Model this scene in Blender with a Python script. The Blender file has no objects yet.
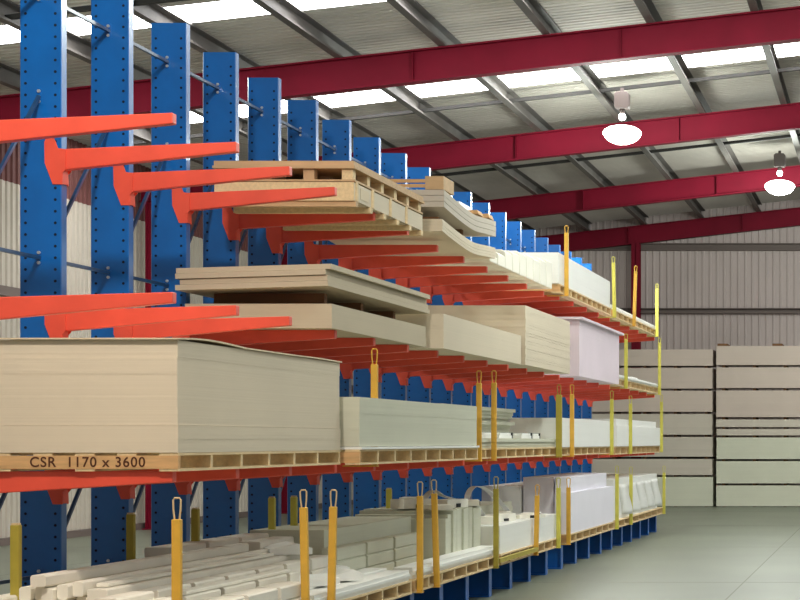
import bpy, math, random
from mathutils import Vector
rng = random.Random(7)
C = bpy.context.scene.collection
F = 1950.0; EYE = 1.74          # focal length in pixels of an 800 wide frame, eye height
PX, PY = 890.0, 441.0           # principal point: the photograph is an off-centre crop
# ------------------------------------------------------------------ materials
def lin(c):
    return tuple(((v/255)/12.92 if v/255 <= .04045 else ((v/255+.055)/1.055)**2.4) for v in c)+(1,)
def mat(name, rgb, rough=.6, metal=0, noise=None, layers=None, bump=None, emit=None, spec=.5, coat=0):
    m = bpy.data.materials.new(name); m.use_nodes = True
    nt = m.node_tree; N = nt.nodes; L = nt.links; b = N['Principled BSDF']
    base = lin(rgb)
    b.inputs['Base Color'].default_value = base
    b.inputs['Roughness'].default_value = rough; b.inputs['Metallic'].default_value = metal
    b.inputs['Specular IOR Level'].default_value = spec
    if coat: b.inputs['Coat Weight'].default_value = coat; b.inputs['Coat Roughness'].default_value = .15
    if emit:
        b.inputs['Emission Color'].default_value = lin(emit[0]); b.inputs['Emission Strength'].default_value = emit[1]
    col = None
    tc = N.new('ShaderNodeTexCoord')
    def ramp(fac, lo, hi, p0=.3, p1=.7):
        r = N.new('ShaderNodeValToRGB'); L.new(fac, r.inputs[0])
        r.color_ramp.elements[0].position = p0; r.color_ramp.elements[1].position = p1
        r.color_ramp.elements[0].color = lo; r.color_ramp.elements[1].color = hi
        return r.outputs[0]
    def sc(k): return tuple(min(1, x*k) for x in base[:3])+(1,)
    if noise:                    # noise = (scale, amount[, stretch vector])
        mp = N.new('ShaderNodeMapping'); L.new(tc.outputs['Object'], mp.inputs[0])
        mp.inputs['Scale'].default_value = noise[2] if len(noise) > 2 else (1,1,1)
        n = N.new('ShaderNodeTexNoise'); n.inputs['Scale'].default_value = noise[0]; n.inputs['Detail'].default_value = 5
        L.new(mp.outputs[0], n.inputs[0])
        col = ramp(n.outputs[0], sc(1-noise[1]), sc(1+noise[1]))
    if layers:                   # layers = (scale per metre, amount): the edges of stacked sheets
        mp = N.new('ShaderNodeMapping'); L.new(tc.outputs['Object'], mp.inputs[0])
        mp.inputs['Scale'].default_value = (.25, .25, layers[0])
        n = N.new('ShaderNodeTexNoise'); n.inputs['Scale'].default_value = 1; n.inputs['Detail'].default_value = 3
        L.new(mp.outputs[0], n.inputs[0])
        c2 = ramp(n.outputs[0], sc(1-layers[1]), sc(1+layers[1]*.5))
        if col:
            mx = N.new('ShaderNodeMix'); mx.data_type = 'RGBA'; mx.inputs[0].default_value = .5
            L.new(col, mx.inputs[6]); L.new(c2, mx.inputs[7]); col = mx.outputs[2]
        else: col = c2
        bp = N.new('ShaderNodeBump'); bp.inputs['Strength'].default_value = .12; bp.inputs['Distance'].default_value = .01
        L.new(n.outputs[0], bp.inputs['Height']); L.new(bp.outputs[0], b.inputs['Normal'])
    if bump:
        n = N.new('ShaderNodeTexNoise'); n.inputs['Scale'].default_value = bump[0]; n.inputs['Detail'].default_value = 4
        L.new(tc.outputs['Object'], n.inputs[0])
        bp = N.new('ShaderNodeBump'); bp.inputs['Strength'].default_value = bump[1]; bp.inputs['Distance'].default_value = .01
        L.new(n.outputs[0], bp.inputs['Height']); L.new(bp.outputs[0], b.inputs['Normal'])
    if col: L.new(col, b.inputs['Base Color'])
    return m
M = dict(
 blue=mat('blue_paint', (0,100,182), .32, noise=(3,.12), coat=.4),
 blue_base=mat('blue_base_paint', (14,92,176), .4, noise=(3,.12)),
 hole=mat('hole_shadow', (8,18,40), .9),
 steel=mat('zinc_steel', (205,210,215), .3, .6),
 brace=mat('brace_paint', (34,70,112), .3, noise=(6,.1)),
 orange=mat('orange_paint', (240,90,68), .42, noise=(4,.07)),
 maroon=mat('maroon_paint', (122,10,38), .65, spec=.2, noise=(1.5,.12)),
 amber=mat('amber_paint', (232,180,66), .5, noise=(7,.12)),
 lime=mat('lime_yellow_paint', (214,206,88), .5, noise=(7,.1)),
 olive=mat('olive_yellow_paint', (176,160,60), .6, noise=(7,.12)),
 wire=mat('cream_wire', (222,196,150), .5),
 board=mat('plasterboard_edges', (226,212,188), .8, layers=(70,.045), noise=(1.2,.05)),
 board_far=mat('plasterboard_edges_far', (204,194,180), .85, layers=(40,.07), noise=(1.2,.05)),
 board_pink=mat('plasterboard_pinkish', (204,188,176), .85, layers=(40,.06), noise=(1.2,.05)),
 board_green=mat('plasterboard_greenish', (212,212,192), .85, layers=(40,.06), noise=(1.2,.05)),
 board_grey=mat('grey_board', (204,190,164), .8, layers=(60,.06), noise=(1.2,.05)),
 board_white=mat('white_board', (248,248,242), .7, layers=(40,.04), noise=(2,.03)),
 board_lilac_lit=mat('lilac_lit_board', (246,243,252), .7, noise=(2,.02)),  # lavender light on white boards, put into the base colour
 board_pinkwhite=mat('pink_white_board', (242,226,236), .7, noise=(2,.03)),
 cover=mat('cover_sheet', (226,208,176), .7, noise=(2,.06)),
 ply=mat('plywood', (206,172,130), .7, noise=(3,.1,(1,6,6))),
 wood=mat('pallet_timber', (214,170,118), .75, noise=(5,.14,(1,8,8))),
 wood_pale=mat('pale_timber', (232,206,160), .75, noise=(5,.1,(8,1,8))),
 wood_dark=mat('brown_timber', (120,84,54), .8, noise=(5,.15)),
 ink=mat('stencil_ink', (88,48,26), .9),
 carton=mat('pale_carton', (242,236,222), .75, noise=(2.5,.07)),
 carton_b=mat('cream_carton', (246,242,228), .7, noise=(2.5,.06)),
 dark=mat('near_black', (34,36,36), .6),  # near-black for the bands and end pieces of the lath bundles
 plastic=mat('white_plastic', (238,240,244), .35),
 bluewrap=mat('pale_blue_plastic', (150,180,222), .4),
 purlin=mat('galvanised_purlin', (96,92,88), .6, .0, noise=(2,.15)),
 roof=mat('roof_sheet', (208,202,192), .75, noise=(.5,.12)),
 skylight=mat('skylight_sheet', (250,250,250), .5, emit=((255,255,255), 9.0)),
 wallm=mat('wall_cladding', (200,186,182), .7, noise=(.6,.07)),
 walll=mat('wall_cladding_cream', (196,186,172), .7, noise=(.6,.07)),
 fascia=mat('maroon_cladding', (110,62,58), .7, noise=(1,.12)),
 girt=mat('brown_grey_girt', (112,98,92), .6),
 floor=mat('concrete_floor', (112,118,102), .42, noise=(.35,.13), bump=(30,.05)),
 lamp=mat('lamp_lens', (255,255,250), .3, emit=((248,255,246), 12)),
 acrylic=mat('glowing_acrylic', (240,250,244), .3, emit=((240,255,246), 5)),
 bridge=mat('dark_bridging', (52,50,48), .8),
 bulb=mat('lamp_bulb', (255,255,250), .3, emit=((255,255,250), 14)),
 alu=mat('spun_aluminium', (200,204,200), .3, .7),
 ballast=mat('lamp_housing', (92,80,76), .5),
)
# ------------------------------------------------------------------ mesh builder
class MB:
    def __init__(s): s.v = []; s.f = []; s.mi = []
    def add(s, vs, fs, mi=0):
        k = len(s.v); s.v += [tuple(v) for v in vs]; s.f += [tuple(k+i for i in f) for f in fs]; s.mi += [mi]*len(fs)
        return s
    def box(s, x0, x1, y0, y1, z0, z1, mi=0):
        return s.add([(x0,y0,z0),(x1,y0,z0),(x1,y1,z0),(x0,y1,z0),(x0,y0,z1),(x1,y0,z1),(x1,y1,z1),(x0,y1,z1)],
            [(0,3,2,1),(4,5,6,7),(0,1,5,4),(1,2,6,5),(2,3,7,6),(3,0,4,7)], mi)
    def prism(s, pts, a, b, axis='y', mi=0):   # pts polygon in the plane across axis, swept a..b
        def P(p, t): return {'y':(p[0],t,p[1]), 'x':(t,p[0],p[1]), 'z':(p[0],p[1],t)}[axis]
        n = len(pts)
        return s.add([P(p,a) for p in pts]+[P(p,b) for p in pts],
            [tuple(range(n)), tuple(range(2*n-1, n-1, -1))]+[(i, n+i, n+(i+1)%n, (i+1)%n) for i in range(n)], mi)
    def bar(s, p, q, w, h=None, mi=0):
        p = Vector(p); q = Vector(q); d = (q-p).normalized(); h = h or w
        up = Vector((0,0,1)) if abs(d.z) < .99 else Vector((0,1,0))
        a = d.cross(up).normalized(); c = a.cross(d)
        vs = [e + a*(w/2*i) + c*(h/2*j) for e in (p,q) for i,j in ((-1,-1),(1,-1),(1,1),(-1,1))]
        return s.add(vs, [(3,2,1,0),(4,5,6,7),(0,1,5,4),(1,2,6,5),(2,3,7,6),(3,0,4,7)], mi)
    def lathe(s, prof, cx=0, cy=0, n=24, mi=0):
        vs = []; fs = []
        for r, z in prof:
            for i in range(n): a = 2*math.pi*i/n; vs.append((cx+r*math.cos(a), cy+r*math.sin(a), z))
        for j in range(len(prof)-1):
            for i in range(n): fs.append((j*n+i, j*n+(i+1)%n, (j+1)*n+(i+1)%n, (j+1)*n+i))
        return s.add(vs, fs, mi)
    def tube(s, pts, r, n=8, mi=0):
        pts = [Vector(p) for p in pts]; vs = []; fs = []
        for i, p in enumerate(pts):
            d = (pts[min(i+1,len(pts)-1)]-pts[max(i-1,0)]).normalized()
            up = Vector((1,0,0)) if abs(d.x) < .9 else Vector((0,1,0))
            a = d.cross(up).normalized(); b = d.cross(a)
            for k in range(n): t = 2*math.pi*k/n; vs.append(p+a*(r*math.cos(t))+b*(r*math.sin(t)))
        for i in range(len(pts)-1):
            for k in range(n): fs.append((i*n+k, i*n+(k+1)%n, (i+1)*n+(k+1)%n, (i+1)*n+k))
        fs += [tuple(range(n)), tuple(range((len(pts)-1)*n, len(pts)*n))]
        return s.add(vs, fs, mi)
    def build(s, name, m, parent=None, loc=(0,0,0), bevel=0, smooth=False):
        me = bpy.data.meshes.new(name); me.from_pydata(s.v, [], s.f); me.update()
        for k in (m if isinstance(m, (list,tuple)) else [m]): me.materials.append(M[k] if isinstance(k,str) else k)
        for p, i in zip(me.polygons, s.mi): p.material_index = i; p.use_smooth = smooth
        import bmesh
        bm = bmesh.new(); bm.from_mesh(me); bmesh.ops.recalc_face_normals(bm, faces=bm.faces); bm.to_mesh(me); bm.free()
        o = bpy.data.objects.new(name, me); C.objects.link(o); o.location = loc
        if parent: o.parent = parent
        if bevel:
            b = o.modifiers.new('bevel', 'BEVEL'); b.width = bevel; b.segments = 2; b.limit_method = 'ANGLE'; b.angle_limit = .9
        return o
def tag(o, label, cat, group=None, kind=None):
    o['label'] = label; o['category'] = cat
    if group: o['group'] = group
    if kind: o['kind'] = kind
    return o
def thing(name, label, cat, loc, group=None):
    o = bpy.data.objects.new(name, None); C.objects.link(o); o.location = loc; o.empty_display_size = .2
    return tag(o, label, cat, group)
def struct(o): o['kind'] = 'structure'; return o
def copy_tree(o, parent=None):
    c = o.copy(); C.objects.link(c); c.parent = parent
    for ch in list(o.children): copy_tree(ch, c)
    return c
# ------------------------------------------------------------------ the building
SL = .112
def roofz(X): return 6.348+EYE+SL*X            # underside of the rafters
XL, XR = -14.85, 9.0; YN, YE = -4.0, 55.2
struct(MB().box(XL-.2, XR+3, YN, YE+.4, -.2, 0).build('floor', 'floor'))
# concrete joints are shallow saw cuts in the slab
j = MB()
for y in (8,16,24,32,40,48): j.box(XL, XR, y-.006, y+.006, .0002, .0012)
for x in (-11.5,-1.8,4): j.box(x-.006, x+.006, YN, YE, .0002, .0012)
struct(j.build('trim_floor_joints', mat('joint_filler', (120,122,108), .8)))
def corrugated(y0, y1, x0, x1, off, pitch=.19, h=.03):
    mb = MB(); n = max(1, int(round((y1-y0)/pitch))); p = (y1-y0)/n; prof = []
    for i in range(n):
        a = y0+i*p
        prof += [(a, 0), (a+p*.62, 0), (a+p*.72, h), (a+p*.90, h)]
    prof.append((y1, 0))
    vs = []
    for (y, z) in prof:
        vs += [(x0, y, roofz(x0)+off+z), (x1, y, roofz(x1)+off+z)]
    mb.add(vs, [(2*i, 2*i+1, 2*i+3, 2*i+2) for i in range(len(prof)-1)])
    return mb
OFF = .78; SKY = [(27.0,28.0),(34.0,35.1)]
a = YN
for k, (s0, s1) in enumerate(SKY+[(YE, None)]):
    if s0 - a > .5: struct(corrugated(a, s0, XL-.2, XR, OFF).build('ceiling', 'roof'))
    if s1:
        struct(corrugated(s0, s1, XL+.6, XR, OFF).build('window_%d' % (k+1), 'skylight'))
        struct(corrugated(s0, s1, XL-.2, XL+.6, OFF).build('ceiling', 'roof'))
        a = s1
if YE-a > .1: struct(corrugated(a, YE, XL-.2, XR, OFF).build('ceiling', 'roof'))
RAF = [5.0, 13.4, 21.7, 30.1, 38.4, 46.8, 54.85]
def slanted_i(Y):
    mb = MB(); x0, x1 = XL+.1, XR; d = .5
    for (za, zb, w) in ((0,.025,.11),(.025,d-.025,.008),(d-.025,d,.11)):
        vs = [(x, Y+s*w, roofz(x)+z) for x in (x0,x1) for s in (-1,1) for z in (za,zb)]
        mb.add(vs, [(0,1,3,2),(4,6,7,5),(0,4,5,1),(2,3,7,6),(0,2,6,4),(1,5,7,3)])
    x = x0+1
    while x < x1:
        mb.box(x-.006, x+.006, Y-.1, Y+.1, roofz(x)+.03, roofz(x)+.46); x += 3.2
    return mb
for i, Y in enumerate(RAF):
    tag(slanted_i(Y).build('roof_rafter', 'maroon'), 'maroon steel rafter %s' % [
        'over the camera, just outside the near end', 'over the near end of the rack, above the frame',
        'just above the nearest tall blue uprights, out at the top', 'nearest in view, largest, above the row of bright skylights',
        'second in view, directly behind the left-hand hanging lamp', 'third in view, behind the right-hand hanging lamp',
        'farthest, running along the top of the far wall'][i], 'roof beam', 'maroon roof rafters')
# purlins: lipped C sections running down the building
px = -8.5 - 1.6*3
names = []
k = 0
while px < XR-.3:
    if px > XL+.3:
        z = roofz(px)+.5; mb = MB()
        pts = [(px-.05,z),(px+.08,z),(px+.08,z+.035),(px+.072,z+.035),(px+.072,z+.01),(px-.042,z+.01),
               (px-.042,z+.25),(px+.08,z+.25),(px+.08,z+.262),(px-.05,z+.262)]
        mb.prism(pts, YN, YE, 'y')
        o = mb.build('roof_purlin', 'purlin')
        side = {True:'left of', False:'right of'}
        d = abs(px+5.3)
        lab = ('grey steel purlin above the left-hand hanging lamp' if d < .1 else
               'grey steel purlin, %s %s the one above the left-hand hanging lamp' % (
               ['first','second','third','fourth','fifth','sixth','seventh','eighth','ninth','tenth'][int(round(d/1.6))-1], 'left of' if px < -5.3 else 'right of'))
        tag(o, lab, 'roof beam', 'roof purlins')
    px += 1.6
for i, Y in enumerate([17.6, 25.9, 35.35, 42.8, 50.9]):
    mb = MB(); z = .56
    for s in (-.03,.03):
        pass
    mb.add([(x, Y+s*.04, roofz(x)+zz) for x in (XL+.3, XR) for s in (-1,1) for zz in (z, z+.06)],
        [(0,1,3,2),(4,6,7,5),(0,4,5,1),(2,3,7,6),(0,2,6,4),(1,5,7,3)])
    tag(mb.build('purlin_bridging', 'bridge'), 'thin grey cross bar tying the purlins %s' % [
        'over the near end, above the frame','above the first tall blue uprights','just behind the row of bright skylights',
        'between the second and third maroon rafters','in front of the far wall'][i], 'roof brace', 'bridging bars between the purlins')
# far wall and left wall, vertical cladding
def clad_x(x0, x1, y, z0, ztop, pitch=.2, h=.03):
    mb = MB(); n = int((x1-x0)/pitch); vs = []
    prof = []
    for i in range(n):
        a = x0+i*pitch; prof += [(a,0),(a+pitch*.6,0),(a+pitch*.7,h),(a+pitch*.9,h)]
    prof.append((x0+n*pitch, 0))
    for (x, d) in prof: vs += [(x, y-d, z0), (x, y-d, ztop(x))]
    return mb.add(vs, [(2*i,2*i+1,2*i+3,2*i+2) for i in range(len(prof)-1)])
def clad_y(y0, y1, x, z0, z1, pitch=.2, h=.03):
    mb = MB(); n = int((y1-y0)/pitch); vs = []; prof = []
    for i in range(n):
        a = y0+i*pitch; prof += [(a,0),(a+pitch*.6,0),(a+pitch*.7,h),(a+pitch*.9,h)]
    prof.append((y0+n*pitch, 0))
    for (y, d) in prof: vs += [(x+d, y, z0), (x+d, y, z1)]
    return mb.add(vs, [(2*i,2*i+1,2*i+3,2*i+2) for i in range(len(prof)-1)])
struct(clad_x(XL-.2, XR+.1, YE, 0, lambda x: roofz(x)+OFF).build('wall_far', 'wallm'))
zt = roofz(XL)+OFF
struct(clad_y(YN, YE, XL, 0, zt-1.1).build('wall_left', 'walll'))
struct(clad_y(YN, YE, XL, zt-1.1, zt+.02).build('trim_wall_left_top', 'fascia'))
for i, z in enumerate((1.2, 3.6+EYE, 5.4+EYE-.02)):
    hh = (.15,.15,.2)[i]
    struct(MB().prism([(YE-.23,z),(YE-.03,z),(YE-.03,z+hh),(YE-.23,z+hh),(YE-.23,z+hh-.02),(YE-.05,z+hh-.02),(YE-.05,z+.02),(YE-.23,z+.02)], XL+.2, XR, 'x').build('trim_far_girt', 'girt'))
for z in (1.2, 3.1, 4.15):
    struct(MB().box(XL+.03, XL+.2, YN, YE-.3, z, z+.16).build('trim_left_girt', 'girt'))
struct(MB().box(XL+.02, XL+.16, YN, YE-.3, .0, .12).build('baseboard_left', 'girt'))
def i_column(x, y, ztop, label, along='x', d=.4):
    mb = MB()
    if along == 'x':
        mb.box(x-d/2, x-d/2+.02, y-.1, y+.1, 0, ztop).box(x+d/2-.02, x+d/2, y-.1, y+.1, 0, ztop).box(x-d/2, x+d/2, y-.008, y+.008, 0, ztop)
    else:
        mb.box(x-.12, x+.12, y-d/2, y-d/2+.02, 0, ztop).box(x-.12, x+.12, y+d/2-.02, y+d/2, 0, ztop).box(x-.008, x+.008, y-d/2, y+d/2, 0, ztop)
    mb.box(x-.24, x+.24, y-.16, y+.16, 0, .02)
    tag(mb.build('wall_column', 'maroon'), label, 'steel column', 'maroon building columns')
i_column(-7.14, YE-.36, roofz(-7.14), 'maroon steel column on the far wall, seen just past the end of the rack', 'y', .3)
for i, Y in enumerate(RAF[2:6]):
    i_column(XL+.42, Y, roofz(XL+.4), 'maroon steel column on the left wall %s' % ['beside the nearest blue uprights, off the left edge',
        'left of the first blue upright in view','glimpsed between the second and third blue uprights','farther back, behind the blue uprights'][i])
# ------------------------------------------------------------------ high bay lamps
def highbay(X, Y, label, power=200, warm=False):
    zt = roofz(X)+.5
    t = thing('high_bay_lamp', label, 'ceiling lamp', (X, Y, zt-.86), 'high bay lamps')
    MB().box(-.03,.03,-.03,.03,.80,.87).build('hanger', 'ballast', t)
    MB().prism([(-.11,.50),(.11,.50),(.13,.54),(.13,.76),(.09,.80),(-.09,.80),(-.13,.76),(-.13,.54)], -.12, .12, 'y').build('ballast_box', 'ballast', t, bevel=.008)
    MB().lathe([(.0,.53),(.04,.52),(.05,.46),(.04,.40),(.0,.40)]).build('lamp_neck', 'ballast', t, smooth=True)
    MB().lathe([(0,.42),(.045,.41),(.065,.37),(.06,.33),(.035,.30),(0,.295)]).build('bulb', 'bulb', t, smooth=True)
    MB().lathe([(0,.20),(.14,.195),(.24,.17),(.315,.125),(.345,.08),(.345,.05),(.335,.05),(.30,.11),(.22,.155),(.12,.18),(0,.185)], n=32).build('reflector', 'acrylic', t, smooth=True)
    MB().lathe([(.334,.06),(.33,.03),(.30,-.02),(.22,-.085),(.12,-.12),(0,-.13)], n=32).build('lens', 'lamp', t, smooth=True)
    li = bpy.data.lights.new('high_bay_light', 'POINT'); li.shadow_soft_size = .3; li.energy = power*2.2; li.color = (1,.90,.80) if warm else (.93,1,.93)
    lo = bpy.data.objects.new('high_bay_light', li); C.objects.link(lo); lo.location = (X, Y, zt-.86-.46)
    return t
highbay(-4.80, 34.95, 'glowing round high bay lamp hanging left, nearer and larger of the two', 210)
highbay(-2.50, 44.2, 'glowing round high bay lamp near the right edge, farther of the two', 190)
for x, y, e, wm, lab in [(-1.8,22.5,200,0,'above the aisle beside the middle of the rack'),(-1.2,13.5,80,0,'above the aisle beside the near end of the rack'),(-3.9,8.2,400,1,'warm one over the near end of the rack'),  # unseen lamps added as fill; warm ones light the near end
      (2.0,1.5,90,1,'warm one behind the camera'),(4.6,44.0,170,0,'right of the aisle by the far wall'),(1.2,48.0,110,0,'right of the aisle close to the far wall'),(4.6,30.0,110,0,'right of the aisle halfway along'),  # far-wall lamps added out of view to brighten that wall
      (4.6,16.0,90,0,'right of the aisle near the camera'),(-10.5,20.0,160,0,'behind the near end of the rack')]:
    highbay(x, y, 'added high bay lamp outside the frame, '+lab, e, bool(wm))
# ------------------------------------------------------------------ the cantilever rack
NCOL = 22
def YC(n): return 13.47+1.19*(n-1)
rack = thing('cantilever_rack', 'long blue and orange steel cantilever storage rack filling the left of the warehouse', 'storage rack', (-5.85, YC(0), 0))
RX, RY = -5.85, YC(0)
ZT = 3.386+EYE
def column_mesh():
    mb = MB(); x0, x1, y0, y1 = -.135, .15, -.06, .03
    t = .006
    mb.prism([(x0,y0+.006),(x0+.006,y0),(x1-.006,y0),(x1,y0+.006),(x1,y1),(x1-.05,y1),(x1-.05,y1-t),(x1-t,y1-t),(x1-t,y0+t),
              (x0+t,y0+t),(x0+t,y1-t),(x0+.05,y1-t),(x0+.05,y1),(x0,y1)], 0, ZT, 'z')
    z = .12
    while z < ZT-.12:
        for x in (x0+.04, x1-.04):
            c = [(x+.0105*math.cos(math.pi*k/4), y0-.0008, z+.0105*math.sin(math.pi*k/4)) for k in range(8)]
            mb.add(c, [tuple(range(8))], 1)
        z += .08
    return mb
colm = column_mesh(); col0 = None
NODES = [3.07, 2.37, 1.26, .16, -.93]
def base_mesh():
    mb = MB(); x0, x1 = .152, 1.37; w = .075; h = .332
    mb.box(x0,x1,-w,w,h-.015,h).box(x0,x1,-w,w,.0,.015).box(x0,x1,-.008,.008,.015,h-.015)
    mb.box(x1,x1+.012,-w,w,0,h).box(-.16,.152,-w-.03,-.062,0,.18).box(-.16,.152,.034,w+.03,0,.18)
    return mb
def arm_mesh(lift):
    # local origin on the arm's top line at the upright's front face; x runs out to the tip
    mb = MB(); L = 1.20; y0, y1 = -.052, .022
    mb.prism([(0,0),(L,lift),(L,lift-.068),(0,-.145)], y0, y1, 'y')
    return mb
def bracket_mesh():
    mb = MB()
    pts = [(-.11,-.10),(-.113,.045),(-.10,.075),(-.075,.088),(-.05,.075),(-.035,.045),(-.02,.004),(.0,-.0),(.03,-.003),(.03,-.145),(.008,-.17),(.012,-.245),(-.055,-.245)]
    mb.prism(pts, -.068, -.0605, 'y'); mb.prism(pts, .0305, .038, 'y')
    mb.box(.001,.012,-.06,.03,-.24,-.13)
    return mb
LV = {'A':(2.01,.05,1.95), 'B':(.90,.035,.90), 'C':(-.19,.0,-.19)}   # (root of an empty arm, its lift, loaded arm level)
protos = {}
def arm(n, lv):
    empty = (lv == 'A' and n < 4) or (lv == 'B' and n < 3)
    root, lift, load = LV[lv]
    if lv == 'A' and not empty and n >= 12: load = 1.985
    if lv == 'A' and n in (4,5): load = 1.994
    z = (root if empty else load)+EYE; key = (lv if empty else 'L')
    loc = (.15, YC(n)-RY, z)
    if key not in protos:
        a = arm_mesh(lift if empty else 0).build('arm', 'orange', rack, loc, bevel=.006)
        b = bracket_mesh().build('bracket', 'orange', a)
        protos[key] = a
    else:
        a = copy_tree(protos[key], rack); a.location = loc
bolt_mb = MB()
for n in range(NCOL):
    if n == 0:
        col0 = colm.build('column', ['blue','hole'], rack, (0, 0, 0))
        base_mesh().build('base_beam', 'blue_base', col0)
        for z in NODES:
            b = MB()
            for dz in (-.035,.035):
                for k in (0,): b.lathe([(0,0),(.011,0),(.011,.010),(.007,.014),(0,.014)], n=8)
                pass
            b = MB().box(-.018,.018,-.064,-.0605,z+EYE-.055,z+EYE+.055,1)
            for dz in (-.035,.035):
                vs = [(.012*math.cos(math.pi*k/3), yy, z+EYE+dz+.012*math.sin(math.pi*k/3)) for yy in (-.061,-.076) for k in range(6)]
                b.add(vs, [tuple(range(6)), tuple(range(11,5,-1))]+[(i,(i+1)%6,6+(i+1)%6,6+i) for i in range(6)])
            b.build('bolt_plate', ['steel','blue'], col0)
    else:
        c = copy_tree(col0, rack); c.location = (0, YC(n)-RY, 0)
    for lv in 'ABC': arm(n, lv)
hb = MB(); hb.box(-.012,.012,.032,1.19-.062,-.012,.012)
db = {}
pr = None
for n in range(NCOL-1):
    for z in (3.07, 1.26, -.93):
        if pr is None: pr = hb.build('cross_brace', 'brace', rack, (0, YC(n)-RY, z+EYE)); continue
        c = pr.copy(); C.objects.link(c); c.parent = rack; c.location = (0, YC(n)-RY, z+EYE)
dm = MB().bar((0,.04,0),(0,1.19-.065,1.09),.022,.022)
pr = None
for n in range(NCOL-1):
    for z in (1.28, -.92):
        if pr is None: pr = dm.build('diagonal_brace', 'brace', rack, (0, YC(n)-RY, z+EYE)); continue
        c = pr.copy(); C.objects.link(c); c.parent = rack; c.location = (0, YC(n)-RY, z+EYE)
# ------------------------------------------------------------------ pallets
XB = -5.62
def pallet(x0, x1, y0, y1, z, h, label, n=7, end='wood', name='timber_pallet'):
    cx, cy = (x0+x1)/2, (y0+y1)/2; w = (x1-x0)/2; l = (y1-y0)/2; z += EYE
    t = thing(name, label, 'pallet', (cx, cy, z), 'timber pallets under the board stacks')
    tb = .016
    for k in range(n):
        y = -l+.02+(2*l-.04)*k/(n-1)
        if k == 0: MB().box(-w,w,y-.02,y+.02,tb,h-tb-.001).build('end_board', end, t)
        else: MB().box(-w+.01,w-.003,y-.02,y+.02,tb,h-tb).build('bearer', 'wood_pale', t)
    for s in (-1,0,1):
        MB().box(s*(w-.06)-.06,s*(w-.06)+.06,-l+.004,l,0,tb).build('bottom_slat', 'wood_pale', t)
    for s in (-1,-.5,0,.5,1):
        MB().box(s*(w-.06)-.06,s*(w-.06)+.06,-l+.004,l,h-tb,h).build('top_slat', 'wood_pale', t)
    return t
def sheets(mb, x0,x1,y0,y1,z0,z1,n,jit=.004,curve=None):
    d = (z1-z0)/n
    for i in range(n):
        jx, jy = rng.uniform(-jit,jit), rng.uniform(-jit,jit)
        jx = min(jx,0) if i == 0 else jx
        if curve:
            m = 14; a = z0+i*d; vs = []; fs = []
            for k in range(m+1):
                y = y0+(y1-y0)*k/m+jy; c = curve(k/m)
                vs += [(x0+jx,y,a+c),(x1+jx,y,a+c),(x1+jx,y,a+d*.93+c),(x0+jx,y,a+d*.93+c)]
                if k: b = 4*(k-1); fs += [(b+q, b+(q+1)%4, b+4+(q+1)%4, b+4+q) for q in range(4)]
            fs += [(0,1,2,3),(4*m+3,4*m+2,4*m+1,4*m)]
            mb.add(vs, fs)
        else:
            mb.box(x0+jx, x1+jx, y0+jy, y1+jy, z0+i*d, z0+(i+1)*d)
    return mb
def stack(name, label, cat, x0,x1,y0,y1,z0,z1,m, n=None, jit=.004, curve=None, group='stacks of board on the rack', rot=None, bevel=0):
    cx, cy = (x0+x1)/2, (y0+y1)/2; w=(x1-x0)/2; l=(y1-y0)/2; h = z1-z0
    n = n or max(2, int(h/.1))
    mb = sheets(MB(), -w,w,-l,l,0,h,n,min(jit,.0025) if cat == 'board stack' and jit < .01 else jit,curve)
    o = mb.build(name, m, None, (cx,cy,z0+EYE), bevel)
    if rot: o.rotation_euler = rot
    return tag(o, label, cat, group)
PB = 'plasterboard_stack'
# ---- level C (the shelf at eye height)
ZC = -.19
def yf(x, X=-4.45): return -X*F/(PX-x)
# C1, nearest
p = pallet(XB, -4.45, 12.19, 15.79, ZC, .115, 'stencilled timber pallet at left under the largest board stack', 7)
eb = [c for c in p.children if c.name.startswith('end_board')][0]
fc = bpy.data.curves.new('stencil_lettering', 'FONT'); fc.body = 'CSR  1170 x 3600'; fc.size = .085; fc.align_x = 'LEFT'; fc.extrude = .0006; fc.offset = .0012; fc.space_character = 1.12
tmp = bpy.data.objects.new('tmp_text', fc); C.objects.link(tmp)
bpy.context.view_layer.update()
dg = bpy.context.evaluated_depsgraph_get()
me = bpy.data.meshes.new_from_object(tmp.evaluated_get(dg)); bpy.data.objects.remove(tmp)
xs = [v.co.x for v in me.vertices]; ys = [v.co.y for v in me.vertices]
sx = .72/(max(xs)-min(xs)); x0_ = min(xs); sy = .066/(max(ys)-min(ys)); y0_ = min(ys)
for v in me.vertices:
    v.co = Vector(((v.co.x-x0_)*sx, -v.co.z, (v.co.y-y0_)*sy))
me.materials.clear(); me.materials.append(M['ink'])
tx = bpy.data.objects.new('stencil_lettering', me); C.objects.link(tx); tx.parent = eb
tx.location = (-5.376-(XB-4.45)/2, -1.8-.0012, .026); tx['label'] = 'dark brown stencilled lettering'
stack(PB, 'lower part of the largest beige plasterboard stack, on the stencilled pallet', 'board stack', XB,-4.45,12.19,15.79,-.073,.098,'board',2)
stack(PB, 'largest beige plasterboard stack at the left edge, upper part above the dark split', 'board stack', XB,-4.455,12.195,15.785,.0995,.632,'board',5)
o = stack('cover_sheet', 'thin wavy cover sheet lying on top of the largest plasterboard stack', 'board', XB,-4.435,12.17,15.80,.634,.645,'cover',1,
      curve=lambda t: .022*max(0,math.sin(t*9.0))*(1-t))
# C2
pallet(XB, -4.33, 15.92, 20.5, ZC-.005, .125, 'timber pallet under the pale green-white stack right of the largest stack', 9)
stack(PB, 'pale long plasterboard stack right of the largest stack, behind the first tall amber post', 'board stack', XB,-4.335,15.93,20.45,-.045,.36,'board_green',3)
stack('cover_sheet', 'thin white sheet under the pale long stack, on its pallet', 'board', XB,-4.315,15.93,20.5,-.069,-.048,'board_white',1)
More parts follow.
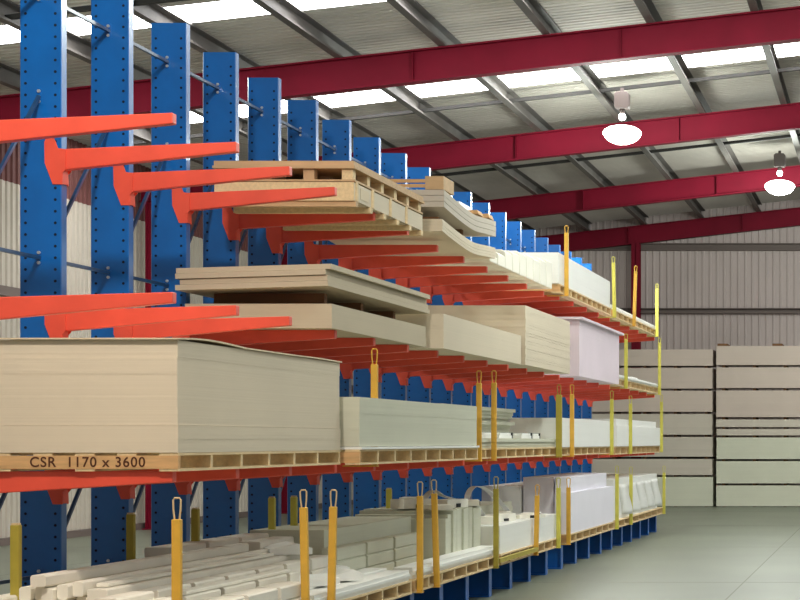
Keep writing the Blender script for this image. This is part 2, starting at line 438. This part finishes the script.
# C3
pallet(XB, -4.42, 20.75, 25.95, ZC-.005, .115, 'timber pallet under the low loose white sheets at the middle of the rack', 10)
stack('loose_sheets', 'low pile of white sheets between the two close amber posts and the white stack', 'board stack', XB+.02,-4.43,20.8,25.9,-.078,.03,'board_green',5,.02)
stack(PB, 'grey-green stack with a ragged end behind the two close amber posts', 'board stack', XB,-4.82,20.7,24.8,.03,.40,'board_green',9,.07)
for i,(x,y,l) in enumerate([(-4.6,21.6,.9),(-4.62,22.8,.8),(-4.58,23.9,.7),(-4.66,25.0,.5)]):
    t = thing('lath_bundle', 'small white lath bundle on the loose white sheets, %s from the left' % ['first','second','third','fourth'][i], 'lath bundle', (x,y,.031+EYE), 'lath bundles on the loose sheets')
    MB().box(-.13,.13,-l/2,l/2,0,.035).box(-.10,.12,-l/2+.1,l/2-.06,.036,.065).build('laths', 'board_white', t)
    MB().box(-.135,.135,l/2-.05,l/2-.01,.0,.07).build('dark_band', 'dark', t)
# C4, C5
pallet(XB, -4.42, 26.15, 30.9, ZC-.01, .115, 'timber pallet under the square white stack on the eye-level shelf', 9)
stack(PB, 'square white stack on the eye-level shelf under the pink-white stack', 'board stack', XB,-4.40,26.17,30.85,-.083,.312,'board_white',3,.003)
pallet(XB, -4.42, 31.35, 37.4, ZC-.03, .13, 'timber pallet at the far end of the eye-level shelf', 10)
stack(PB, 'lower white stack at the far end of the eye-level shelf', 'board stack', XB,-4.40,31.4,37.35,-.088,.25,'board_white',2,.003)
stack(PB, 'shorter white pack on top of the far-end stack of the eye-level shelf', 'board stack', XB,-4.42,31.45,36.8,.252,.36,'board_white',3,.003)
# ---- level B
ZB = .90
def bearers(x0,x1,ys,z0,h,label_base,mname='wood_dark',w=.08):
    for i,y in enumerate(ys):
        tag(MB().box((x0-x1)/2,(x1-x0)/2,-w/2,w/2,0,h).build('timber_bearer', mname, None, ((x0+x1)/2,y,z0+EYE), bevel=.004),
            '%s, %s from the near end' % (label_base, ['first','second','third','fourth','fifth','sixth'][i]), 'timber bearer', 'timber bearers')
stack(PB, 'beige board pack lying on the second shelf below the tilted grey-beige boards', 'board stack', XB,-4.45,15.55,18.7,ZB,1.095,'board_grey',2)
bearers(-5.5,-4.6,(15.9,17.0,18.1),1.097,.105,'dark timber bearer between the two board packs left of centre')
for i in range(4):
    z0 = 1.212+i*.045; tk = .041
    o = stack('thick_board', 'thick grey-beige board of the tilted pile left of centre, %s' % ['bottom one, overhanging a little','second from the bottom','third from the bottom','top one'][i], 'board',
        -5.66+(.03 if i in (1,) else 0),-4.45+(.02 if i==3 else -.01*i),15.44+.02*(i%2),18.85-.02*i,z0,z0+tk,'board_grey',1,0, group='thick boards of the tilted pile')
    o.rotation_euler = (0,-.030,0)
pp = [(-5.62,-4.33,18.92,22.9,.90,1.235,'board','beige board stack on the second shelf beside the tilted boards',3),
      (-5.62,-4.30,23.0,26.2,.90,1.60,'board','tall beige board stack on the second shelf left of the pink-white one',22)]
for x0,x1,y0,y1,z0,z1,m,lab,n in pp: stack(PB, lab, 'board stack', x0,x1,y0,y1,z0,z1,m,n)
stack(PB, 'tall pink-white board stack on the second shelf, the brightest there', 'board stack', -5.62,-4.30,27.0,30.95,.90,1.68,'board_pinkwhite',4,.001)
stack('cover_sheet', 'pale lid board overhanging the tall pink-white stack', 'board', -5.64,-4.24,26.9,31.1,1.682,1.715,'board_pinkwhite',1,0)
pallet(XB,-4.42,31.4,37.2,ZB+.002,.115,'timber pallet at the far end of the second shelf',10)
stack('loose_sheets', 'thin white sheets on the far-end pallet of the second shelf', 'board stack', XB,-4.42,31.4,37.1,1.018,1.085,'board_white',3,.03)
for i,(y,h) in enumerate([(31.7,.05),(34.2,.03)]):
    tag(MB().box(-.4,.12,-.4,.4,0,h).build('offcut_board','board_white',None,(-4.6,y,1.086+EYE)), 'small white offcut on the far-end sheets of the second shelf, %s' % ['nearer one','farther one'][i], 'board','white offcuts')
# ---- level A
ZA = 1.95
# A1 crate: bearers, wrapped pack with edge boards, deck, blocks, lid
t = thing('board_crate', 'timber-edged board crate at the left end of the top shelf, resting across the orange arms', 'crate', (-5.03,17.38,ZA+EYE), 'packed crates on the top shelf')
W, Lh = .58, 1.18
for k in range(6):
    y = -Lh+.05+(2*Lh-.1)*k/5
    MB().box(-W,W+.008,y-.04,y+.04,0,.045).build('bearer','wood_pale' if k else 'ply',t)
sheets(MB(),-W+.01,W-.02,-Lh+.02,Lh-.02,.046,.20,5).build('board_pack','board',t)
MB().box(-W,W-.004,-Lh-.01,-Lh+.018,.046,.20).build('end_board','wood_pale',t)
MB().box(W-.018,W,-Lh,Lh,.05,.196).build('edge_board','board',t)
for y in (-1.12,-.62,-.02,.55): MB().box(W+.001,W+.010,y-.03,y+.03,.048,.205).build('batten','wood_pale',t)
MB().box(W+.001,W+.004,-1.0,-.75,.08,.17).build('paper_label','cover',t)
MB().box(-W-.01,W+.005,-Lh-.01,Lh,.206,.222).build('deck_sheet','ply',t)
for k in range(6):
    y = -Lh+.05+(2*Lh-.1)*k/5
    for x in (-W+.05,-.18,.2,W-.06): MB().box(x-.045,x+.045,y-.045,y+.045,.2225,.312).build('block','wood_pale' if x > .3 else 'ply',t)
MB().box(-W-.01,W+.01,-Lh-.03,Lh+.05,.3125,.335).box(-W,W,-Lh-.02,Lh+.03,.336,.375).build('lid_board','ply',t)
# A2: two sagging packs
cur = lambda tt: -.085*math.sin(min(1,tt*1.25)*math.pi*.62)+ (.05*max(0,tt-.55)/.45)
cur2 = lambda tt: .075+cur(tt)
o = stack('sagging_board_pack','lower sagging white-edged board pack on the top shelf right of the crate','board stack',-5.6,-4.35,18.95,21.5,1.965,2.085,'board',4,.003,cur2)
bearers(-5.5,-4.45,(19.25,20.3),2.125,.085,'dark bearer between the two sagging packs')
o = stack('sagging_board_pack','upper sagging white-edged board pack on the top shelf right of the crate','board stack',-5.6,-4.34,18.98,21.48,2.205,2.375,'board_far',3,.003,cur2)
t = thing('packing_dunnage','open timber rails and block standing on the upper sagging pack, next to the crate lid','packing timber',(-4.95,18.95+.25,2.452+EYE),None)
MB().box(.42,.6,-.2,.25,0,.13).build('end_block','ply',t)
MB().box(-.5,.42,-.2,-.16,.07,.10).build('rail','wood',t); MB().box(-.5,.42,.16,.20,.07,.10).build('rail','wood',t)
MB().box(-.5,-.42,-.2,.2,.0,.069).build('foot_block','wood',t)
for i,(y,x,h) in enumerate([(19.9,-4.5,.05),(20.7,-4.44,.045),(21.25,-4.44,.05)]):
    tag(MB().prism([(-.1,0),(.1,0),(.08,h),(-.09,h*.8)],-.12,.12,'y').build('wood_offcut','wood',None,(x,y,(2.388,2.395,2.416)[i]+EYE)),'brown wood offcut on the upper sagging pack, %s' % ['left','middle','right'][i],'wood offcut','wood offcuts on the sagging pack')
t = thing('plastic_tray','small white and blue plastic tray on top of the sagging packs','tray',(-4.75,20.9,2.414+EYE))
MB().box(-.2,.2,-.3,.3,0,.02).build('tray_base','bluewrap',t)
MB().box(-.2,-.18,-.3,.3,.02,.12).box(.18,.2,-.3,.3,.02,.12).box(-.18,.18,-.3,-.28,.02,.12).box(-.18,.18,.28,.3,.02,.12).build('tray_rim','plastic',t)
# A3: row of upright-edged bundles
hs = [(21.75,.10),(22.2,.16),(22.62,.22),(23.05,.25),(23.5,.29),(23.95,.31),(24.4,.30),(24.85,.34),(25.3,.37)]
for i,(y,h) in enumerate(hs):
    mb = MB().prism([(-.58,0),(.6,0),(.6,h-.03),(.55,h),(-.55,h-.02)],-.2,.2,'y')
    tag(mb.build('board_bundle','carton_b',None,(-5.02,y,1.985+EYE),bevel=.01),'white bundle, %s in the stepped row on the top shelf' % ['first and lowest','second','third','fourth','fifth','sixth','seventh','eighth','ninth and tallest'][i],'board bundle','stepped white bundles on the top shelf')
pallet(XB,-4.42,26.1,30.9,1.985,.12,'timber pallet under the large white stack on the top shelf',11)
stack(PB,'large white stack on the top shelf between the first two yellow posts','board stack',XB,-4.43,26.05,30.85,2.107,2.52,'board_white',3,.002)
pallet(XB,-4.42,31.1,37.3,1.985,.12,'timber pallet at the far end of the top shelf',11)
stack('loose_sheets','thin white sheets on the far-end pallet of the top shelf','board stack',XB,-4.43,31.1,37.2,2.107,2.18,'board_white',3,.02)
# ---- level D (on the blue bases)
ZD = .333-EYE
DL = [(10.65,14.25,'timber pallet on the floor bases at the near end, mostly below the frame'),
      (14.40,17.95,'timber pallet on the blue bases left of the pair of amber posts'),
      (18.05,21.95,'timber pallet on the blue bases right of the pair of amber posts'),
      (22.05,26.0,'timber pallet on the blue bases under the low white stack in the middle'),
      (26.7,31.15,'timber pallet on the blue bases under the lilac-lit white stack'),
      (31.45,37.78,'timber pallet on the blue bases at the far end')]
for y0,y1,lab in DL: pallet(XB,-4.40,y0,y1,ZD,.125,lab,8)
ZP = ZD+.126
def bundle(label, x0,x1,y0,y1,z0,z1,m='carton',n=None,seg=None,group='long cartons on the bottom level',name='long_carton'):
    w=(x1-x0)/2; l=(y1-y0)/2; h=z1-z0; mb=MB(); n=n or max(1,round(h/.1)); d=h/n
    for i in range(n):
        z=i*d; r=min(.012,d*.2); jx=rng.uniform(-.006,.006); jy=rng.uniform(-.05,.05)
        segs = [(-l+jy,l)] if not seg else []
        if seg:
            y=-l
            while y<l-.05: segs.append((y,min(l,y+seg-.075))); y+=seg
        for a,b in segs:
            mb.prism([(-w+jx+r,z),(w+jx-r,z),(w+jx,z+r),(w+jx,z+d-r-.002),(w+jx-r,z+d-.002),(-w+jx+r,z+d-.002),(-w+jx,z+d-r-.002),(-w+jx,z+r)],a,b,'y')
    return tag(mb.build(name,m,None,((x0+x1)/2,(y0+y1)/2,z0+EYE),bevel=.004),label,'carton',group)
rows = [(-5.61,-5.485,12.0,14.5,-.965,None,'cream long carton farthest back at the near end of the bottom level'),
 (-5.47,-5.395,12.2,14.5,-.915,None,'narrow cream carton, first of the row of narrow cartons at the bottom left corner'),
 (-5.39,-5.318,12.25,15.9,-.915,None,'narrow cream carton, second of the row at the bottom left corner, under the raised one'),
 (-5.313,-5.238,12.2,15.9,-.92,None,'narrow cream carton, third of the row at the bottom left corner, under the raised one'),
 (-5.232,-5.16,12.2,15.9,-.90,None,'narrow cream carton, fourth of the row at the bottom left corner'),
 (-5.155,-5.085,12.35,16.2,-.885,None,'narrow cream carton, fifth and tallest of the row at the bottom left'),
 (-5.08,-4.95,12.3,16.6,-.935,None,'wide cream carton in front of the narrow carton row'),
 (-4.94,-4.79,12.1,16.7,-.975,.68,'row of cream cartons with dark gaps, running behind the near amber post'),
 (-4.78,-4.63,12.1,15.3,-1.02,.74,'low cream carton behind the front row at the near end'),
 (-4.62,-4.42,12.0,14.75,-1.06,.72,'front row of cream cartons with gaps, nearest the aisle at the bottom edge')]
for x0,x1,y0,y1,zt_,seg,lab in rows: bundle(lab,x0,x1,y0,y1,ZP,zt_,'carton' if seg else 'carton_b',None,seg)
bundle('raised narrow cream carton lying on top of the narrow row at the bottom left',-5.36,-5.26,12.15,16.0,-.912,-.835,'carton',1)
bundle('thin cream strip lying on the wide cream carton at the bottom left',-5.07,-4.99,12.5,15.8,-.933,-.905,'carton_b',1)
bundle('loose cream strip lying on the low carton behind the front row',-4.74,-4.64,12.9,15.1,-1.018,-.99,'carton_b',1)
bundle('grey-topped cream cartons at the back, behind the amber post pair at lower left',-5.62,-5.40,14.7,17.0,ZP,-.80,'carton',4,.78)
bundle('second row of grey-topped cream cartons at the back, in front of the rearmost',-5.62+.23,-5.2+.0,16.1,17.0,ZP,-.83,'carton',4)
bundle('pile of white cartons left of the amber post pair, lower left of centre',-5.0,-4.80,15.45,16.9,ZP+.0,-1.0,'carton_b',2,.5) if False else None
for i,(x,y,r,s) in enumerate([(-4.98,16.75,.5,.17),(-4.72,15.75,-.5,.16),(-4.70,16.45,.9,.15),(-4.86,17.0,.2,.13)]):
    o = tag(MB().prism([(-s,0),(s,0),(s,.05),(.3*s,.09),(-s,.05)],-.22,.22,'y').build('crumpled_sheet','board_white',None,(x,y,ZP+EYE+.115)),
      'small crumpled white scrap beside the left amber posts, %s' % ['backmost','nearest','middle','farthest right'][i],'scrap','white scraps on the bottom level')
    o.rotation_euler=(0,0,r)
    if i==0: o.location.z = -.935+EYE+.002; o.location.x=-5.02; o.location.y=16.2
stack('loose_sheets','flat white sheets at the front of the pallet left of the amber post pair','board stack',-4.82,-4.42,14.95,17.9,ZP,-1.185,'board_white',3,.02,group='flat sheets on the bottom level')
stack('loose_sheets','upper white sheet slightly set back behind the front flat sheets','board stack',-4.93,-4.62,15.2,17.9,-1.183,-1.165,'board_white',1,.0,group='flat sheets on the bottom level')
stack(PB,'long white stack on the bottom level behind the amber post pair','board stack',-5.6,-4.95,17.05,20.15,ZP,-.78,'board_green',5,.006)
bundle('white carton row in front of the long white stack, behind the amber pair',-4.94,-4.80,16.95,19.9,ZP,-.93,'board_green',3,1.0)
stack('loose_sheets','flat white sheets at the front, right of the amber post pair','board stack',-4.60,-4.42,18.1,21.9,ZP,-1.175,'board_white',3,.02,group='flat sheets on the bottom level')
t = thing('standing_board_block','grey-white block of boards standing on edge, left of the middle amber post','board stack',(-5.1,21.35,ZP+EYE),'stacks of board on the rack')
for k in range(11):
    h = (.47,.51,.545,.555,.555,.545,.55,.555,.54,.55,.52)[k]
    MB().box(-.5,.48+rng.uniform(-.015,.015),-1.1+k*.165,-1.1+k*.165+.163,0,h).build('board','board_green',t)
for i,(x,y) in enumerate([(-4.75,20.5),(-4.75,21.05),(-4.7,21.8),(-5.1,20.8),(-5.1,21.6),(-5.35,21.82)]):
    t = thing('lath_bundle','small pale bundle with a black end on the grey-white standing boards, %s' % ['front left','front second','front right','back left','back middle','back right'][i],'lath bundle',(x,y,ZP+EYE+.563),'small bundles on the standing boards')
    t.rotation_euler=(0,0,(.5,-.35,.25,-.6,.4,.1)[i])
    MB().box(-.11,.10,-.2,.2,0,(.05,.09,.06,.10,.07,.09)[i]).build('laths','carton_b',t); MB().box(.101,.115,-.035,.035,.005,.045).build('black_end','dark',t)
stack(PB,'low white stack on the bottom level between the middle and next amber posts','board stack',-5.0,-4.42,22.1,25.9,ZP,-.965,'board_white',7,.006)
stack(PB,'grey-white stack behind the low white stack of the bottom level','board stack',-5.6,-5.02,22.7,25.9,ZP,-.80,'board_green',7,.01)
for i,(x,y,r) in enumerate([(-4.75,22.7,.4),(-4.7,23.4,-.3),(-4.8,24.2,.2),(-4.6,25.0,.1),(-4.55,24.4,-.5)]):
    t = thing('lath_bundle','small white bundle with a black end on the low white stack, %s from the left' % ['first','second','third','fifth','fourth'][i],'lath bundle',(x,y,-.963+EYE),'small bundles on the low white stack')
    t.rotation_euler=(0,0,r)
    MB().box(-.12,.10,-.25,.25,0,.09 if i<3 else .04).build('laths','carton_b',t); MB().box(.101,.115,-.05,.05,.005,.035).build('black_end','dark',t)
def ribbon(label, pts, w=.035):
    mb=MB(); vs=[];fs=[]
    P=[Vector(p) for p in pts]; Q=[]
    for i in range(len(P)-1):          # catmull rom
        a=P[max(i-1,0)];b=P[i];c=P[i+1];d=P[min(i+2,len(P)-1)]
        for k in range(6):
            u=k/6; Q.append(.5*((2*b)+(c-a)*u+(2*a-5*b+4*c-d)*u*u+(3*b-a-3*c+d)*u**3))
    Q.append(P[-1])
    for q in Q: vs+=[q+Vector((-w,0,0)),q+Vector((w,0,0)),q+Vector((w,0,.004)),q+Vector((-w,0,.004))]
    for i in range(len(Q)-1):
        b=4*i; fs+=[(b+q,b+(q+1)%4,b+4+(q+1)%4,b+4+q) for q in range(4)]
    mb.add(vs,fs)
    o=mb.build('packing_strap','plastic',None,(0,0,0),smooth=False)
    c=Vector(pts[0])
    o.data.transform(__import__('mathutils').Matrix.Translation(-c)); o.location=c
    return tag(o,label,'strap','curled white straps')
Zs = ZP+EYE+.585
ribbon('curled white strap arching over the standing boards, left one',[(-5.0,20.9,Zs-.02),(-5.0,21.0,Zs+.09),(-5.0,21.35,Zs+.15),(-5.0,21.8,Zs+.08),(-4.95,22.3,Zs+.02),(-4.8,22.55,Zs-.05),(-4.75,22.95,Zs-.26)])
ribbon('curled white strap arching down onto the low white stack, right one',[(-4.95,22.9,Zs-.12),(-4.95,22.85,Zs+.05),(-4.95,23.2,Zs+.15),(-4.95,23.9,Zs+.1),(-4.88,24.6,Zs-.12),(-4.85,24.9,Zs-.262)])
# D4
stack(PB,'lilac-lit white stack on the bottom level, front pack facing the aisle','board stack',-4.61,-4.41,26.8,31.1,ZP,-.715,'board_lilac_lit',2,.001)
stack(PB,'smaller lilac-lit white pack on top of the front lilac-lit white stack','board stack',-4.61,-4.45,26.85,30.6,-.712,-.50,'board_lilac_lit',2,.001)
stack(PB,'blue-grey topped stack rising behind the lilac-lit white stack','board stack',-5.06,-4.64,26.9,30.8,ZP,-.50,'board_lilac_lit',2,.002)
stack(PB,'lower pale stack at the very back behind the lilac-lit white one','board stack',-5.61,-5.08,26.8,30.8,ZP,-.62,'board_white',3,.002)
# D5 with torn wrapper flaps
t = thing('wrapped_board_stack','cream stack with torn hanging wrapper flaps at the far end of the bottom level','board stack',(-5.02,34.4,ZP+EYE),'stacks of board on the rack')
sheets(MB(),-.58,.56,-2.95,2.9,0,.66,6,.003).build('boards','board_white',t)
for k in range(5):
    y=-1.9+k*1.05; mb=MB(); n=8; vs=[];fs=[]
    for i in range(n+1):
        u=i/n; z=.56-.5*u; c=.5-.5*math.cos(u*math.pi)
        vs+=[(.568,y-.40+.30*c,z),(.585+.03*c,y-.05+.15*c,z),(.60+.09*c,y+.36-.05*u*u,z)]
        if i: b=3*(i-1); fs+=[(b,b+1,b+4,b+3),(b+1,b+2,b+5,b+4)]
    o=mb.add(vs,fs).build('wrapper_flap','board_white',t,smooth=True)
    so=o.modifiers.new('thick','SOLIDIFY'); so.thickness=.006
# ------------------------------------------------------------------ yellow posts
def post(px, ztop, zbot, label, m='amber', X=-4.375, tilt=0, hook=.13, w=.028, foot=True, hookm='wire', turn=0):
    Y = -X*F/(PX-px); h = ztop-zbot
    t = thing('stop_post', label, 'post', (X,Y,zbot+EYE), 'yellow stop posts')
    t.rotation_euler=(0,tilt,turn)
    hb_ = h-hook
    MB().box(-w,w,-w*.8,w*.8,0,hb_).build('post_tube', m, t, bevel=.006)
    if hook:
        MB().tube([(-.012,0,hb_-.03),(-.022,0,hb_+hook*.45),(-.024,0,h-.012),(-.015,0,h),(.015,0,h),(.024,0,h-.012),(.022,0,hb_+hook*.45),(.012,0,hb_-.03)],.006).build('hook_loop', hookm, t)
    if foot: MB().box(-.26,w,-.04,.04,-.012,-.002).build('foot_plate', m, t)
    return t
ZCB, ZDB, ZAB, ZBB = -.205, -1.40, 1.97, .885
def zt_(x,y,X=4.375): return (441-y)/(890-x)*X
P_ = [ # px, top y, base, label, material, tilt
 (177,498,ZDB,'amber post nearest the camera, standing alone in front of the cream cartons','amber',0),
 (306,490,ZDB,'left amber post of the near pair on the bottom level','amber',-.02),
 (331,490,ZDB,'right amber post of the near pair on the bottom level','amber',.02),
 (420,482,ZDB,'left amber post of the second pair on the bottom level, by the pallet joint','amber',0),
 (437,480,ZDB,'right amber post of the second pair on the bottom level, by the pallet joint','amber',-.03),
 (496,477,ZDB,'olive-yellow post in front of the standing grey-white boards','olive',0),
 (536,485,ZDB,'amber post leaning slightly, in front of the low white stack','amber',.02),
 (558.5,478,ZDB,'pale yellow post at the left end of the lilac-lit white stack','lime',0),
 (568.5,478,ZDB,'amber post against the near corner of the lilac-lit white stack','amber',0),
 (617,466,ZDB,'lime yellow post between the lilac-lit white and the wrapped stack','lime',0),
 (631,467,ZDB,'lime yellow post in front of the wrapped stack on the bottom level','lime',0),
 (664,466,ZDB,'lime yellow post at the far end of the bottom level','lime',0),
 (374.5,349,ZCB,'tall amber post in front of the pale long stack, right of the largest stack','amber',0),
 (479,371,ZCB,'left amber post of the close pair in the middle of the eye-level shelf','amber',0),
 (494,371,ZCB,'right amber post of the close pair in the middle of the eye-level shelf','amber',0),
 (559,385,ZCB,'wide olive-yellow post at the left end of the square white stack','olive',0),
 (572,385,ZCB,'amber post in front of the square white stack, right of the olive-yellow one','amber',0),
 (611.8,391,ZCB,'lime yellow post at the right end of the square white stack','lime',0),
 (630.5,396,ZCB,'thin lime yellow post in front of the far-end white stacks at eye level','lime',0),
 (661.5,395,ZCB,'lime yellow post at the far end of the eye-level shelf','lime',0),
 (626,334,ZBB,'lime yellow post right beside the tall pink-white stack','lime',0),
 (659.5,338,ZBB,'lime yellow post at the far end of the second shelf','lime',0),
 (566.5,226,ZAB,'first and tallest amber post on the top shelf, before the large white stack','amber',0),
 (614.5,257,ZAB,'bright lime yellow post on the top shelf right of the large white stack','lime',-.02),
 (634,266,ZAB,'orange-amber post on the top shelf, second from the far end','amber',.03),
 (657,284,ZAB,'lime yellow post at the far end of the top shelf','lime',0)]
for i,(x,y,zb,lab,m,tl) in enumerate(P_):
    big = m=='olive' and zb==ZCB
    post(x, zt_(x,y), zb, lab, m, tilt=tl, hook=.13 if zb==ZDB or zb==ZCB else .09, w=.038 if big else .028, hookm='wire' if zb==ZDB and x<450 else m)
mb = MB().box(-.02,.02,0,2.35,0,.05)
tag(mb.build('stop_rail','olive',None,(-4.36,21.72,-1.36+EYE)),'low olive-yellow rail between the olive and the leaning amber posts','rail')
for i,(x,X,yt,bz) in enumerate([(16,-5.5,525,0),(134.5,-5.66,514,0),(195.5,-5.56,509,0),(272,-5.45,498,0),(294,-5.5,497,0),(389,-5.4,489,0)]):
    Y=-X*F/(PX-x); zt2=(441-yt)/(890-x)*-X
    if x==134.5: Y=YC(2)-.12
    t=thing('back_post','dull yellow post %s' % ['at the left edge beside the first blue upright','at the foot of the second blue upright','between the third and fourth blue uprights','in front of the dark uprights, left of the near amber pair',
       'just behind the left post of the near amber pair','behind the long white stack on the bottom level'][i],'post',(X,Y,ZP+EYE+.0),'dull posts at the back of the bottom level')
    MB().box(-.028,.028,-.025,.025,0.001,zt2-ZP).build('post_tube','olive' if i<3 else 'lime',t,bevel=.005)
    MB().box(-.022,.022,-.02,.02,zt2-ZP,zt2-ZP+.012).build('post_cap','wire',t)
# ------------------------------------------------------------------ stacks by the far wall
YS = 51.4
def fz(y): return (441-y)/F*YS
def fx(x): return (x-PX)/F*YS
def far_stack(xa, xb, tops, side, mats):
    n=len(tops)
    for i,(ya,yb) in enumerate(tops):
        z0, z1 = fz(yb), fz(ya)
        lab = '%s board pack of the %s far-wall stack' % (['topmost','second from top','third from top','fourth from top','fifth from top','sixth from top','seventh from top','lowest'][i if i<n-1 else 7], side)
        t = thing('board_pack', lab, 'board pack', ((xa+xb)/2, YS+.6, z0+EYE), 'board packs by the far wall')
        w=(xb-xa)/2
        jx=rng.uniform(-.01,.01); jy=rng.uniform(-.01,.01)
        sheets(MB(),-w+jx,w+jx,-.6+jy,.6+jy,0,z1-z0,max(2,int((z1-z0)/.06)),.004).build('boards',mats[i],t)
        gap = fz(yb)-(fz(tops[i+1][0]) if i<n-1 else -EYE)
        if gap>.012:
            for k in range(5): MB().box(-w*.9+k*w*.45-.04,-w*.9+k*w*.45+.04,-.5,.58,-gap+.0,0).build('bearer','wood_dark',t)
far_stack(fx(716.5), fx(716.5)+3.6, [(346,365),(367.5,388),(391,394.5),(395.2,417),(419.3,427),(428.8,435.3),(437.3,459),(461,483.3),(485.3,506)][:9] if False else
          [(346,365),(367.5,388),(390.5,417),(419.5,427),(429,435.3),(437.5,459),(461.2,483.3),(485.5,506.3)], 'right-hand', ['board_pink','board_pink','board_pink','board_far','board_far','board_green','board_green','board_green'])  # both stacks: greenish light on the lower packs is put into their colour
far_stack(fx(712.5)-3.6, fx(712.5), [(349.5,365.7),(368,388.5),(390.8,411.7),(414,434.7),(437,456.7),(459,475),(477,506.3)], 'left-hand', ['board_pink','board_pink','board_pink','board_far','board_far','board_far','board_green'])
for i,x in enumerate((722,777)):
    tag(MB().box(-.13,.13,-.5,.5,0,.07).build('timber_offcut','wood_dark',None,(fx(x),YS+.6,fz(346)+EYE)),'dark timber lying on top of the right-hand far-wall stack, %s' % ['left','right'][i],'timber offcut','timbers on the far-wall stack')
# ------------------------------------------------------------------ light, world, camera
w = bpy.data.worlds.new('daylight'); bpy.context.scene.world = w; w.use_nodes = True
bg = w.node_tree.nodes['Background']; bg.inputs[0].default_value = (.93,.96,1,1); bg.inputs[1].default_value = .25
cam = bpy.data.cameras.new('camera'); co = bpy.data.objects.new('camera', cam); C.objects.link(co)
co.location = (0,0,EYE); co.rotation_euler = (math.pi/2,0,0)
cam.sensor_width = 36; cam.lens = F*36/800
cam.shift_x = (400-PX)/800; cam.shift_y = (PY-300)/800
cam.clip_end = 300
s = bpy.context.scene; s.camera = co
s.view_settings.view_transform = 'Standard'; s.view_settings.look = 'None'
s.view_settings.exposure = 0.35; s.view_settings.gamma = 1; s.view_settings.use_curve_mapping = False
